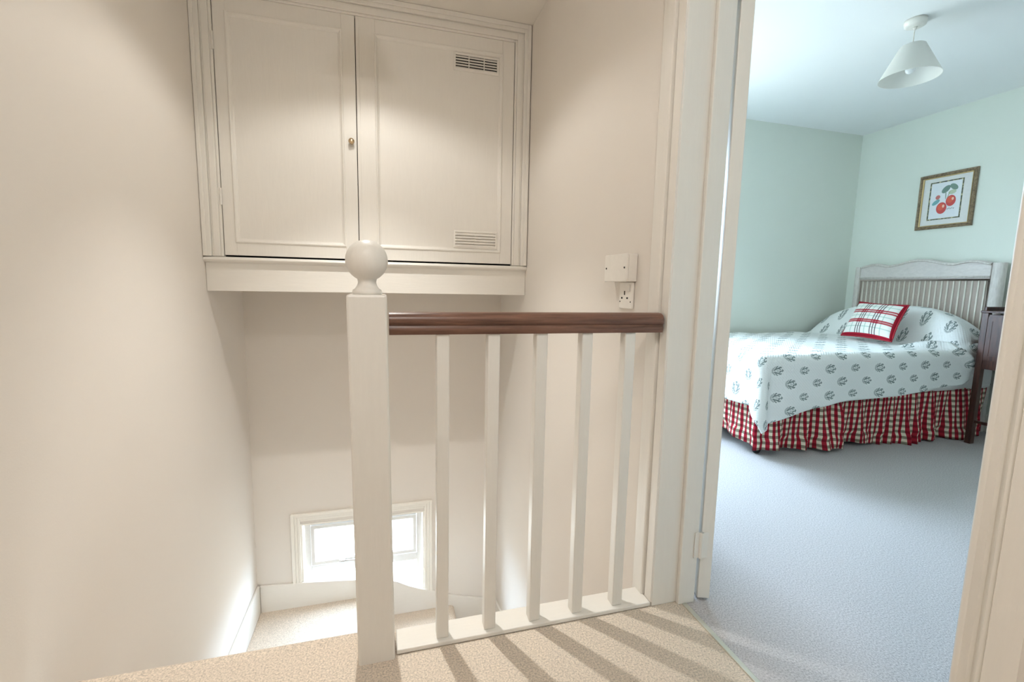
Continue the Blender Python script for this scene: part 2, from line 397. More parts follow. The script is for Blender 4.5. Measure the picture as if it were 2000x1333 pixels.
struct(obj('baseboard_bedroom_left', bx(XB + 0.02, BX - 0.018, BYL - 0.018, BYL, 0.0, 0.13), 'white', bevel=0.004), 'white skirting board under the bedroom window', 'baseboard')

# ------------------------------------------------------------------ stairs
st = thing('staircase', 'beige carpeted stairs dropping to a quarter landing below the low window', 'staircase', (-0.05, 1.9, ZLOW))
for k in range(1, 7):
    obj('step', bx(XL + 0.002, XR - 0.002, 1.26 + 0.2 * (k - 1), 1.26 + 0.2 * k + 0.02, -0.1793 * k - 0.17, -0.1793 * k), 'carpet', st, bevel=0.02)
obj('quarter_landing', bx(XL + 0.002, -0.02, 2.46, YB - 0.002, ZL - 0.17, ZL), 'carpet', st, bevel=0.016)
obj('winder', bx(-0.08, 0.478, 2.46, YB - 0.002, ZL - 0.35, ZL - 0.178), 'carpet', st, bevel=0.028, seg=4)
obj('winder', bx(0.40, XR - 0.002, 2.46, YB - 0.002, ZL - 0.54, ZL - 0.36), 'carpet', st, bevel=0.02)
# wall strings
struct(obj('baseboard_left', bx(XL, XL + 0.018, 2.40, YB - 0.018, ZL, -1.055), 'trim_h', bevel=0.005), 'cream skirting board along the left wall of the quarter landing', 'baseboard')
top = [(-0.844, -1.062), (-0.55, -1.080), (-0.25, -1.112), (-0.06, -1.138), (0.06, -1.176), (0.14, -1.222), (0.24, -1.268), (0.336, -1.300), (0.336, -1.318), (0.46, -1.352), (0.58, -1.388), (0.72, -1.425), (0.81, -1.44)]
bm = bmesh.new(); prism(bm, top + [(0.81, -1.95), (0.40, -1.80), (0.0, -1.50), (-0.844, -1.30)], 1, YB - 0.019, YB)
struct(obj('baseboard_back', bm, 'trim_h', bevel=0.004), 'cream wall string stepping down in a curve under the low window', 'baseboard')
bm = bmesh.new(); prism(bm, [(2.3, -1.30), (YB - 0.019, -1.44), (YB - 0.019, -1.95), (2.3, -1.95)], 0, XR - 0.018, XR)
struct(obj('baseboard_right', bm, 'trim_h', bevel=0.004), 'cream wall string on the right of the lower stairs', 'baseboard')

# ------------------------------------------------------------------ windows
w1 = thing('window_1', 'small low white-framed window shining at the foot of the stairs', 'window', (-0.16, YB, -1.2), kind='structure')
def casing(bm, prof_steps, x0, x1, z0, z1, y):
    """three-sided architrave made of stepped strips: (inset0, inset1, out)"""
    for a, b, o in prof_steps:
        box(bm, x0 + a, x0 + b, y - o, y, z0, z1 - a); box(bm, x1 - b, x1 - a, y - o, y, z0, z1 - a); box(bm, x0 + b, x1 - b, y - o, y, z1 - b, z1 - a)
bm = bmesh.new(); casing(bm, ((0.0, 0.022, 0.0185), (0.022, 0.040, 0.013), (0.040, 0.058, 0.009)), -0.640, 0.316, -1.32, -0.576, YB)
obj('architrave', bm, 'white', w1, bevel=0.003)
bm = bmesh.new(); casing(bm, ((0.0, 0.012, 0.03),), WX0 + 0.002, WX1 - 0.002, -1.45, WZ1 - 0.002, YB + 0.03); obj('lining', bm, 'white', w1)
fy = 3.262
bm = bmesh.new(); box(bm, -0.565, -0.525, fy, fy + 0.04, -1.42, -0.675); box(bm, 0.205, 0.245, fy, fy + 0.04, -1.42, -0.675)
box(bm, -0.525, 0.205, fy, fy + 0.04, -0.695, -0.675); box(bm, -0.525, 0.205, fy, fy + 0.04, -1.06, -1.000); box(bm, -0.525, 0.205, fy, fy + 0.04, -1.42, -1.39)
obj('frame', bm, 'upvc', w1, bevel=0.004)
bm = bmesh.new()
ring_moulding(bm, -0.522, 0.202, -0.992, -0.698, fy + 0.005, [(0, 0.0), (0, 0.014), (0.022, 0.014), (0.030, 0.006), (0.030, -0.014), (0, -0.014)])
sash = obj('sash', bm, 'upvc', w1)
obj('pane', bx(-0.49, 0.17, fy + 0.008, fy + 0.012, -0.962, -0.728), 'glass', w1)
obj('pane', bx(-0.525, 0.205, fy + 0.03, fy + 0.034, -1.39, -1.06), 'glass', w1)
bm = bmesh.new(); box(bm, -0.340, -0.300, fy - 0.022, fy - 0.012, -0.986, -0.966); tube(bm, [(-0.325, fy - 0.030, -0.974), (-0.28, fy - 0.033, -0.972), (-0.235, fy - 0.030, -0.976)], 0.006)
obj('handle', bm, 'chrome', w1, smooth=False)
portal('portal_stairs', (-0.16, YB + 0.115, -1.03), 0.76, 0.74, (0, -1, 0))

def sash_window(name, label, x0, x1, z0, z1, y, side, depth):
    w_ = thing(name, label, 'window', ((x0 + x1) / 2, y, z0), kind='structure')
    y0, y1 = (y, y + depth) if side > 0 else (y - depth, y)
    ym = (y0 + y1) / 2 + side * depth * 0.25
    bm = bmesh.new(); t = 0.045; zm = (z0 + z1) / 2
    for a in ((x0, x0 + t, z0, z1), (x1 - t, x1, z0, z1), (x0 + t, x1 - t, z0, z0 + t), (x0 + t, x1 - t, z1 - t, z1), (x0 + t, x1 - t, zm - 0.02, zm + 0.02)):
        box(bm, a[0] + .001, a[1] - .001, ym - 0.03, ym + 0.03, a[2] + .001, a[3] - .001)
    obj('frame', bm, 'upvc', w_, bevel=0.004)
    for a, b in ((z0 + t, zm - 0.02), (zm + 0.02, z1 - t)): obj('pane', bx(x0 + t, x1 - t, ym - 0.002, ym + 0.002, a, b), 'glass', w_)
    obj('sill', bx(x0 - 0.03, x1 + 0.03, y - 0.05 if side > 0 else y, y if side > 0 else y + 0.05, z0 - 0.03, z0), 'white', w_, bevel=0.006)
    return w_
sash_window('window_2', 'white bedroom sash window hidden behind the open door', VX0, VX1, VZ0, VZ1, BYL, 1, 0.22)
portal('portal_bedroom', ((VX0 + VX1) / 2, BYL + 0.20, (VZ0 + VZ1) / 2), VX1 - VX0, VZ1 - VZ0, (0, -1, 0))

# ------------------------------------------------------------------ bedroom doorway
bm = bmesh.new(); box(bm, 0.800, XB + 0.012, DY1, YW - 0.001, 0.0, 2.0)
struct(obj('trim_1', bm, 'trim', bevel=0.003), 'cream door lining on the hinge side of the bedroom doorway', 'door lining')
struct(obj('trim_2', bx(0.886, 0.946, DY1 - 0.015, DY1 - 0.0005, 0.0, 2.0), 'trim', bevel=0.003), 'cream door stop fixed to the hinge-side lining', 'door stop')
bm = bmesh.new()
prism(bm, [(0.8115, DY1 + 0.002), (0.797, DY1 + 0.002), (0.796, 1.158), (0.796, 1.191), (0.807, 1.1925), (0.807, 1.1965), (0.790, 1.198), (0.788, 1.202), (0.788, 1.234), (0.790, 1.237), (0.8115, 1.237)], 2, 0.014, 2.09)
struct(obj('trim_3', bm, 'trim'), 'cream stepped architrave between the handrail end and the doorway', 'architrave')
struct(obj('trim_4', bx(0.797, 0.8115, 1.2415, 1.268, -0.20, 2.12), 'trim', bevel=0.003), 'narrow cream batten beside the doorway architrave above the base rail', 'batten')
bm = bmesh.new()
prism(bm, [(0.8115, 0.411), (0.805, 0.4125), (0.800, 0.4105), (0.798, 0.407), (0.798, 0.4015), (0.8015, 0.400), (0.8065, 0.396), (0.807, 0.391), (0.803, 0.387), (0.799, 0.385), (0.7965, 0.381), (0.7975, 0.376), (0.794, 0.374), (0.790, 0.372), (0.790, 0.338), (0.8115, 0.336)], 2, 0.0, 2.09)
struct(smooth_angle(obj('trim_5', bm, 'trim'), 0.7), 'cream moulded architrave filling the right edge of the view', 'architrave')
bm = bmesh.new(); box(bm, 0.8125, XB + 0.012, DY0 - 0.027, DY0 - 0.004, 0.0, 2.0); box(bm, 0.8125, XB + 0.012, DY0 - 0.004, DY1, 2.0, 2.028)
struct(obj('trim_6', bm, 'trim'), 'cream door lining on the latch side and head of the doorway', 'door lining')
struct(obj('trim_8', bx(XB + 0.0125, XB + 0.026, 1.162, 1.235, 0.0, 2.07), 'trim', bevel=0.003), 'unseen cream architrave on the bedroom side blocking light behind the door hinges', 'architrave')  # hidden architrave, added to block daylight showing through the hinge gap
# open door: swings right back beside the wall
dr = thing('door_1', 'cream bedroom door swung wide open, seen edge-on beside the lining', 'door', (0.953, 1.142, 0.010), kind='structure')
bm = bmesh.new(); box(bm, 0.0, 0.038, 0.0, 0.735, 0.0, 1.97)
bm.transform(Matrix.Translation((0.956, 1.139, 0.014)) @ Matrix.Rotation(-0.33, 4, 'Z'))
lf = obj('leaf', bm, 'trim', dr, bevel=0.002)
for z in (0.155, 1.80):
    bm = bmesh.new(); tube(bm, [(0.9515, 1.134, z), (0.9515, 1.134, z + 0.085)], 0.0065, 12); box(bm, 0.930, 0.951, 1.1360, 1.1385, z, z + 0.085); box(bm, 0.953, 0.975, 1.1305, 1.1340, z, z + 0.085)
    obj('hinge', bm, 'trim', dr)

# ------------------------------------------------------------------ balustrade
bl = thing('balustrade', 'cream newel post with ball top, five square balusters and a dark wood handrail', 'balustrade', (0.35, 1.19, 0.0))
PW = 0.094; px, py = -0.031, 1.191; H = 0.972
bm = bmesh.new(); vs = box(bm, px - PW / 2, px + PW / 2, py - PW / 2, py + PW / 2, -0.25, H)
for v in vs:
    if v.co.z > 0.5: v.co.x -= 0.011
np_ = obj('newel_post', bm, 'trim', bl, bevel=0.006)
cx = px - 0.011
bm = bmesh.new(); R = 0.0505; zc = 1.0545
prof = [(0.0, H - 0.002), (0.034, H - 0.002), (0.036, H + 0.004), (0.034, H + 0.011), (0.029, H + 0.014), (0.024, H + 0.021), (0.0215, H + 0.029), (0.0225, H + 0.035)]
a0 = -1.10
for k in range(17):
    a = a0 + (PI / 2 - a0) * k / 16; prof.append((max(0.0, R * math.cos(a)), zc + R * math.sin(a)))
prof[-1] = (0.0, zc + R)
lathe(bm, prof, (cx, py, 0), 40)
obj('ball_finial', bm, 'trim', np_, smooth=True)
# handrail, a moulded section run along x
hp = [(0.0, 0.929), (0.014, 0.9275), (0.024, 0.922), (0.0295, 0.913), (0.0305, 0.904), (0.028, 0.898), (0.0245, 0.895), (0.026, 0.891), (0.0285, 0.886), (0.028, 0.879), (0.0255, 0.872)]
pr = [(py + a, z) for a, z in hp] + [(py - a, z) for a, z in hp[:0:-1]]
bm = bmesh.new(); prism(bm, pr, 0, px - 0.009 + PW / 2 + 0.002, 0.7875)
smooth_angle(obj('handrail', bm, 'rail', bl), 0.75)
obj('base_rail', bx(px + PW / 2 + 0.002, 0.797, 1.157, 1.237, 0.0, 0.0135), 'trim_h', bl, bevel=0.003)
b0 = None
for k in range(5):
    x = 0.1435 + 0.1357 * k
    if b0 is None:
        b0 = obj('baluster', bx(x - 0.0165, x + 0.0165, py - 0.0205, py + 0.0125, 0.0135, 0.873), 'trim', bl, bevel=0.0025)
        first = b0.location.x
    else:
        o = b0.copy(); C.objects.link(o); o.parent = bl; o.location.x = first + 0.1357 * k

# ------------------------------------------------------------------ cupboard over the stairs
cb = thing('stair_cupboard', 'built-in cream cupboard with two panelled doors high above the stairwell', 'cupboard', (-0.025, YC, 0.945))
XF0, XF1 = XL + 0.001, XR - 0.001
bm = bmesh.new(); box(bm, XF0, XF1, YC + 0.03, YB - 0.001, 0.947, 1.10); box(bm, XF0, XF0 + .02, YC + 0.03, YB - .001, 1.10, ZC - .001); box(bm, XF1 - .02, XF1, YC + 0.03, YB - .001, 1.10, ZC - .001)
obj('carcass', bm, 'wall', cb)
obj('dark_interior_sheet', bx(XF0 + 0.02, XF1 - 0.02, YC + 0.10, YC + 0.11, 1.10, ZC - 0.001), 'dark', cb)  # near-black sheet stands in for the shade inside, behind the door gaps
obj('fascia', bx(XF0, XF1, YC + 0.006, YC + 0.0295, 0.945, 1.090), 'trim_h', cb, bevel=0.002)
bm = bmesh.new(); pr = [(YC + 0.029, 1.086), (YC + 0.004, 1.086), (YC - 0.004, 1.090), (YC - 0.018, 1.096), (YC - 0.022, 1.103), (YC - 0.019, 1.111), (YC - 0.010, 1.116), (YC + 0.029, 1.118)]
prism(bm, pr, 0, XF0, XF1); smooth_angle(obj('ledge', bm, 'trim_h', cb), 0.5)
# face frame with stepped architrave
DX0, DX1, DZ0, DZ1 = -0.774, 0.721, 1.126, 2.347; XM = -0.129
bm = bmesh.new()
def face_strip(w0, w1, out):        # strips measured outwards from the door opening
    y0 = YC - out
    box(bm, DX0 - w1, DX0 - w0, y0, YC + 0.029, 1.118, DZ1 + w1); box(bm, DX1 + w0, DX1 + w1, y0, YC + 0.029, 1.118, DZ1 + w1)
    box(bm, DX0 - w0, DX1 + w0, y0, YC + 0.029, DZ1 + w0, DZ1 + w1)
face_strip(0.0, 0.012, 0.004); face_strip(0.012, 0.042, 0.010); face_strip(0.042, 0.050, 0.006); face_strip(0.050, 0.0865, 0.018)
obj('face_frame', bm, 'trim', cb, bevel=0.0025)
bm = bmesh.new(); box(bm, DX0 - 0.0865, DX0 - 0.068, YC - 0.026, YC - 0.018, 1.118, ZC - 0.001); box(bm, DX1 + 0.068, DX1 + 0.0865, YC - 0.026, YC - 0.018, 1.118, ZC - 0.001); box(bm, DX0 - 0.068, DX1 + 0.068, YC - 0.026, YC - 0.018, 2.415, ZC - 0.001)
obj('outer_bead', bm, 'trim', cb, bevel=0.003)
def cup_door(x0, x1, px0, px1, pz0, pz1, label):
    fy0, fy1 = YC + 0.002, YC + 0.026
    bm = bmesh.new()
    box(bm, x0, px0, fy0, fy1, DZ0, DZ1); box(bm, px1, x1, fy0, fy1, DZ0, DZ1); box(bm, px0, px1, fy0, fy1, DZ0, pz0); box(bm, px0, px1, fy0, fy1, pz1, DZ1)
    d = obj('door', bm, 'trim', cb, bevel=0.0018); d['label'] = label
    obj('panel', bx(px0 - 0.002, px1 + 0.002, fy0 + 0.007, fy0 + 0.016, pz0 - 0.002, pz1 + 0.002), 'trim', d)
    bm = bmesh.new()
    ring_moulding(bm, px0 - 0.004, px1 + 0.004, pz0 - 0.004, pz1 + 0.004, fy0 - 0.0, [(0, -0.004), (0, 0.003), (0.004, 0.006), (0.009, 0.0055), (0.013, 0.001), (0.016, -0.003), (0.021, -0.005), (0.022, -0.008)])
    obj('panel_moulding', bm, 'trim', d)
    return d
d1 = cup_door(DX0 + 0.003, XM - 0.002, -0.716, -0.196, 1.192, 2.270, 'left cupboard door with brass knob')
d2 = cup_door(XM + 0.002, DX1 - 0.003, -0.032, 0.650, 1.192, 2.273, 'right cupboard door with two white vents')
obj('astragal', bx(XM + 0.002, XM + 0.018, YC - 0.001, YC + 0.0015, DZ0 + 0.002, DZ1 - 0.002), 'trim', d2, bevel=0.001)
bm = bmesh.new(); lathe(bm, [(0.0, -0.002), (0.010, -0.002), (0.010, 0.003), (0.006, 0.006), (0.006, 0.014), (0.012, 0.019), (0.0155, 0.026), (0.014, 0.033), (0.008, 0.037), (0.0, 0.038)], (0, 0, 0), 24)
bm.transform(Matrix.Translation((-0.156, YC + 0.002, 1.727)) @ Matrix.Rotation(PI / 2, 4, 'X'))
kb = obj('knob', bm, 'brass', d1, smooth=True); kb['label'] = 'small round brass knob'
for z in (2.09, 1.37):
    bm = bmesh.new(); tube(bm, [(DX0 + 0.001, YC - 0.006, z), (DX0 + 0.001, YC - 0.006, z + 0.08)], 0.0055, 10); box(bm, DX0 - 0.016, DX0, YC - 0.0055, YC - 0.004, z, z + 0.08)
    obj('hinge', bm, 'trim', d1)
def vent(x0, x1, z0, z1, rows, cols, tilt, label):
    y = YC + 0.009
    v = obj('vent', bx(x0 + 0.004, x1 - 0.004, y - 0.0015, y, z0 + 0.004, z1 - 0.004), 'dark' if tilt == 0 else 'trim', d2)  # upper vent: near-black plate stands in for shade behind the slats
    v['label'] = label
    bm = bmesh.new(); ring_moulding(bm, x0, x1, z0, z1, y, [(0, 0), (0, 0.005), (0.003, 0.0085), (0.011, 0.0085), (0.012, 0.0)])
    for k in range(1, cols):
        xm = x0 + (x1 - x0) * k / cols; w_ = 0.0022 if tilt == 0 else 0.005
        box(bm, xm - w_, xm + w_, y - 0.0058, y, z0 + 0.011, z1 - 0.011)
    obj('vent_frame', bm, 'plastic' if tilt else 'trim', d2)
    p = (z1 - z0 - 0.022) / rows; s0 = None
    for r in range(rows):
        zc_ = z0 + 0.011 + p * (r + 0.5)
        if s0 is None:
            bm = bmesh.new()
            t = 0.0016 if tilt == 0 else 0.0022
            hgt = p * (0.34 if tilt == 0 else 0.42)
            lip = 0.0062 if tilt == 0 else 0.0125
            prism(bm, [(y - lip, zc_ - hgt - t), (y - lip, zc_ - hgt + t), (y - 0.001, zc_ + hgt), (y - 0.001, zc_ + hgt - 2 * t)], 0, x0 + 0.011, x1 - 0.011)
            s0 = obj('slat', bm, 'plastic' if tilt else 'trim', d2)
        else:
            o = s0.copy(); C.objects.link(o); o.parent = d2; o.location.z = s0.location.z + p * r
vent(0.376, 0.630, 2.160, 2.252, 5, 3, 0, 'slatted vent with dark openings at the top of the door')
vent(0.378, 0.633, 1.208, 1.308, 5, 2, 1, 'cream plastic louvred vent at the bottom of the door')

# ------------------------------------------------------------------ fittings on the right wall
jb = thing('junction_box', 'white square plastic box on the cream wall above the power socket', 'junction box', (XR, 1.44, 1.022))
obj('body', bx(XR - 0.034, XR - 0.001, 1.363, 1.520, 1.022, 1.114), 'plastic', jb, bevel=0.003)
obj('cover', bx(XR - 0.041, XR - 0.0345, 1.362, 1.521, 1.021, 1.115), 'plastic', jb, bevel=0.003)
for y in (1.378, 1.506):
    bm = bmesh.new(); lathe(bm, [(0.0, -0.002), (0.0032, -0.002), (0.0032, 0.001), (0.0, 0.001)], (0, 0, 0), 12)
    bm.transform(Matrix.Translation((XR - 0.0415, y, 1.068)) @ Matrix.Rotation(-PI / 2, 4, 'Y')); obj('screw', bm, 'dark', jb)
so = thing('wall_socket', 'white single power socket under the plastic box on the cream wall', 'socket', (XR, 1.418, 0.929))
obj('faceplate', bx(XR - 0.010, XR - 0.001, 1.374, 1.461, 0.929, 1.0205), 'plastic', so, bevel=0.003)
obj('switch', bx(XR - 0.0135, XR - 0.0105, 1.386, 1.400, 0.988, 1.012), 'plastic', so, bevel=0.001)
for a in ((1.4205, 1.4265, 0.976, 0.990), (1.4005, 1.4095, 0.9625, 0.9685), (1.4365, 1.4455, 0.9625, 0.9685)):
    obj('pin_hole', bx(XR - 0.0108, XR - 0.0095, *a), 'dark', so)
for y in (1.382, 1.453):
    bm = bmesh.new(); lathe(bm, [(0.0, 0.0), (0.0025, 0.0), (0.0025, 0.001), (0.0, 0.001)], (0, 0, 0), 10)
    bm.transform(Matrix.Translation((XR - 0.0101, y, 0.953)) @ Matrix.Rotation(-PI / 2, 4, 'Y')); obj('screw', bm, 'dark', so)

# ------------------------------------------------------------------ landing pendant (above the frame, it lights the stairs)
def pendant(name, label, cx, cy, zt, zb, rt_, rb, mat, dz=0.100):
    p = thing(name, label, 'lamp', (cx, cy, zb))
    bm = bmesh.new(); lathe(bm, [(0.0, ZC - 0.034), (0.034, ZC - 0.034), (0.046, ZC - 0.028), (0.050, ZC - 0.012), (0.050, ZC - 0.0005), (0.0, ZC - 0.0005)], (cx, cy, 0), 32)
    obj('ceiling_rose', bm, 'plastic', p, smooth=True)
    bm = bmesh.new(); lathe(bm, [(0.0, ZC - 0.046), (0.007, ZC - 0.046), (0.010, ZC - 0.033), (0.0, ZC - 0.033)], (cx, cy, 0), 16); obj('cord_grip', bm, 'plastic', p, smooth=True)
    zh = zb + dz
    bm = bmesh.new(); tube(bm, [(cx, cy, ZC - 0.045), (cx - 0.002, cy, (ZC + zt) / 2), (cx, cy, zh + 0.04)], 0.0028, 8); obj('cord', bm, 'plastic', p, smooth=True)
    bm = bmesh.new()
    lathe(bm, [(rt_, zt), (rb, zb), (rb - 0.0025, zb), (rt_ - 0.0025, zt), (rt_, zt)], (cx, cy, 0), 64)
    smooth_angle(obj('lamp_shade', bm, mat, p), 0.8)
    bm = bmesh.new()
    for a in range(3):
        t = 2 * PI * a / 3 + 0.4; tube(bm, [(cx + 0.016 * math.cos(t), cy + 0.016 * math.sin(t), zh + 0.03), (cx + (rt_ - 0.002) * math.cos(t), cy + (rt_ - 0.002) * math.sin(t), zt - 0.004)], 0.0014, 6)
    lathe(bm, [(0.0, zh + 0.05), (0.009, zh + 0.05), (0.017, zh + 0.036), (0.017, zh), (0.0, zh)], (cx, cy, 0), 20)
    obj('lamp_holder', bm, 'plastic', p)
    bm = bmesh.new(); R_ = 0.022
    lathe(bm, [(0.0, zh)] + [(0.011, zh - 0.002), (0.011, zh - 0.018)] + [(R_ * math.cos(a), zh - 0.036 + R_ * math.sin(a)) for a in [0.9 - k * (0.9 + PI / 2) / 10 for k in range(10)]] + [(0.0, zh - 0.058)], (cx, cy, 0), 24)
    b = obj('bulb', bm, 'bulb', p, smooth=True)
    return p, b
lamp, bulb = pendant('pendant_lamp', 'cream shaded pendant lamp hanging over the stairs above the view', LAMP_POS[0], LAMP_POS[1], 2.285, 2.140, 0.055, 0.128, 'shade2')
bulb.data.materials[0] = M['glass']
ld = bpy.data.lights.new('bulb_light', 'POINT'); ld.energy = LAMP_W; ld.color = (1.0, 0.98, 0.945); ld.shadow_soft_size = 0.02
lo = bpy.data.objects.new('bulb_light', ld); C.objects.link(lo); lo.location = LAMP_POS
# extra spot added at the bulb to boost the light thrown down
ld = bpy.data.lights.new('bulb_down_spot', 'SPOT'); ld.energy = SPOT_W; ld.color = (1.0, 0.98, 0.945); ld.shadow_soft_size = 0.02
ld.spot_size = math.radians(84); ld.spot_blend = 1.0
lo = bpy.data.objects.new('bulb_down_spot', ld); C.objects.link(lo); lo.location = LAMP_POS
# bowl light on the landing ceiling, behind and above the viewer
cl = thing('ceiling_light', 'opal glass bowl light on the landing ceiling above the viewer', 'lamp', (0.0, -0.25, 2.33))
bm = bmesh.new(); lathe(bm, [(0.0, ZC - 0.03), (0.150, ZC - 0.03), (0.155, ZC - 0.0005), (0.0, ZC - 0.0005)], (0.0, -0.25, 0), 32); obj('base_plate', bm, 'plastic', cl)
n = N('lit_opal_glass'); n.done((0.9, 0.88, 0.84), 0.3); n.b.inputs['Emission Color'].default_value = (1.0, 0.975, 0.935, 1); n.b.inputs['Emission Strength'].default_value = BOWL_L
bm = bmesh.new(); lathe(bm, [(0.14 * math.cos(a), ZC - 0.03 - 0.085 * math.sin(a)) for a in [k * PI / 16 for k in range(8)]] + [(0.0, ZC - 0.115)], (0.0, -0.25, 0), 24)
obj('glass_bowl', bm, n.m, cl, smooth=True)
# bedroom pendant (unlit)
pendant('ceiling_pendant', 'ivory coolie-shaded pendant lamp hanging unlit from the bedroom ceiling', 2.73, 1.935, 2.312, 2.150, 0.055, 0.135, 'shade', 0.080)

# ------------------------------------------------------------------ bed
XE, YE, Z0 = 2.10, 2.105, 0.622
bed = thing('bed', 'bed with a whitewashed wicker headboard and red gingham valance', 'bed', (3.15, 2.7, 0.0))
obj('divan_base', bx(XE + 0.085, 4.14, YE + 0.085, 3.24, 0.075, 0.34), 'mat_board', bed, bevel=0.01)
obj('mattress', bx(XE + 0.02, 4.14, YE + 0.02, 3.27, 0.34, Z0 - 0.022), 'mat_board', bed, bevel=0.04, seg=4)
for x, y in ((2.20, 2.20), (2.20, 3.12), (4.05, 2.20), (4.05, 3.12)):
    bm = bmesh.new(); lathe(bm, [(0.0, -0.012), (0.022, -0.012), (0.026, -0.006), (0.026, 0.006), (0.022, 0.012), (0.0, 0.012)], (0, 0, 0), 20, axis=1)
    bm.transform(Matrix.Translation((x, y, 0.026))); box(bm, x - 0.01, x + 0.01, y - 0.018, y + 0.018, 0.045, 0.075); obj('castor', bm, 'black', bed)
# gathered valance: near side then foot end, each its own cloth
def valance(path, ztop, zbot, amp, seedv, uoff=0.0):
    rnd = random.Random(seedv)
    L = sum((Vector(b) - Vector(a)).length for a, b in zip(path, path[1:]))
    nU = int(L * 170); nV = 14
    folds = [(rnd.uniform(0, L), rnd.uniform(0.018, 0.045), rnd.uniform(0.4, 1.0), rnd.uniform(-0.05, 0.05)) for _ in range(int(L * 15))]
    bm = bmesh.new(); uvl = bm.loops.layers.uv.new('UV'); grid = []; us = []
    acc = [0.0] * (nV + 1); last = None
    for i in range(nU + 1):
        s = L * i / nU; d = s; k = 0
        while k < len(path) - 2 and d > (Vector(path[k + 1]) - Vector(path[k])).length: d -= (Vector(path[k + 1]) - Vector(path[k])).length; k += 1
        a, b = Vector(path[k]), Vector(path[k + 1]); t = (b - a).normalized(); p = a + t * d; nrm = Vector((t.y, -t.x))
        col = []
        for j in range(nV + 1):
            f = j / nV                          # 0 top .. 1 hem
            disp = 0.0
            for (c, wd, h, lean) in folds:
                q = (s - c - lean * f) / (wd * (0.65 + 0.5 * f)); 
                if abs(q) < 3: disp += h * math.exp(-q * q)
            disp = amp * (0.25 + 0.95 * f) * (disp - 0.35) + 0.004 * math.sin(s * 95 + 6 * f)
            z = ztop + (zbot + 0.012 * math.sin(s * 9 + 1) + 0.018 * math.sin(s * 3.1 + 0.5) - ztop) * f
            if f > 0.85: disp += 0.012 * math.sin(s * 23)
            col.append((p.x + nrm.x * disp, p.y + nrm.y * disp, z))
        grid.append([bm.verts.new(c) for c in col])
        if last is not None:
            for j in range(nV + 1): acc[j] += (Vector(col[j]) - Vector(last[j])).length
        us.append(acc[nV // 2] + uoff); last = col
    for i in range(nU):
        for j in range(nV):
            fc = bm.faces.new((grid[i][j], grid[i + 1][j], grid[i + 1][j + 1], grid[i][j + 1]))
            for lp, (ii, jj) in zip(fc.loops, ((i, j), (i + 1, j), (i + 1, j + 1), (i, j + 1))): lp[uvl].uv = (us[ii], grid[ii][jj].co.z - 0.0)
    bmesh.ops.recalc_face_normals(bm, faces=bm.faces[:])
    o = obj('valance', bm, 'gingham', bed, smooth=True)
    sm = o.modifiers.new('thickness', 'SOLIDIFY'); sm.thickness = 0.0015
    return o
valance([(2.140, 2.152), (4.13, 2.152)], 0.40, 0.016, 0.036, 3)
valance([(2.148, 3.20), (2.148, 2.165)], 0.40, 0.070, 0.020, 8)

# headboard
hb = obj('headboard', bx(4.205, 4.225, 2.26, 3.22, 0.30, 1.118), 'wicker', bed); hb['label'] = 'whitewashed wicker headboard with scalloped carved top'
YH0, YH1 = 2.205, 3.250
def crest(y):
    t = (y - (YH0 + YH1) / 2) / ((YH1 - YH0) / 2)       # -1..1
    a = abs(t)
    if a < 0.47: return 1.240 + 0.042 * (0.5 + 0.5 * math.cos(PI * a / 0.47))
    if a < 0.86: return 1.238 + 0.020 * math.sin(PI * (a - 0.47) / 0.39)
    return 1.238 - 0.012 * math.sin(PI / 2 * (a - 0.86) / 0.14)
ys = [YH0 + 0.055 + (YH1 - YH0 - 0.11) * k / 48 for k in range(49)]
bm = bmesh.new(); prism(bm, [(y, crest(y)) for y in ys] + [(ys[-1], 1.118), (ys[0], 1.118)], 0, 4.195, 4.232); obj('crest_rail', bm, 'carved', hb, bevel=0.004)
bm = bmesh.new()
top_pts = [(4.192, y, crest(y) - 0.012) for y in ys]; tube(bm, top_pts, 0.008, 8); tube(bm, [(4.192, ys[0], 1.132), (4.192, ys[-1], 1.132)], 0.007, 8); obj('crest_bead', bm, 'limed', hb, smooth=True)
for y0, y1 in ((YH0 - 0.012, YH0 + 0.055), (YH1 - 0.055, YH1)):
    bm = bmesh.new(); ym = (y0 + y1) / 2; hw = (y1 - y0) / 2
    prism(bm, [(4.240, y0), (4.215, y0), (4.196, y0 + 0.012), (4.190, ym), (4.196, y1 - 0.006), (4.205, y1), (4.240, y1)], 2, 0.0, 1.232)
    smooth_angle(obj('post', bm, 'limed', hb), 0.9)
tubey = None
for k in range(24):
    y = 2.285 + 0.0383 * k
    if tubey is None:
        bm = bmesh.new(); tube(bm, [(4.203, y, 0.55), (4.203, y, 1.118)], 0.0062, 8); tubey = obj('cane', bm, 'cane', hb, smooth=True)
    else:
        o = tubey.copy(); C.objects.link(o); o.parent = hb; o.location.y = tubey.location.y + 0.0383 * k
bm = bmesh.new(); tube(bm, [(4.200, 2.266, 0.55), (4.200, 2.266, 1.112), (4.200, 3.19, 1.112), (4.200, 3.19, 0.55)], 0.009, 8); obj('braid', bm, 'wicker', hb, smooth=True)

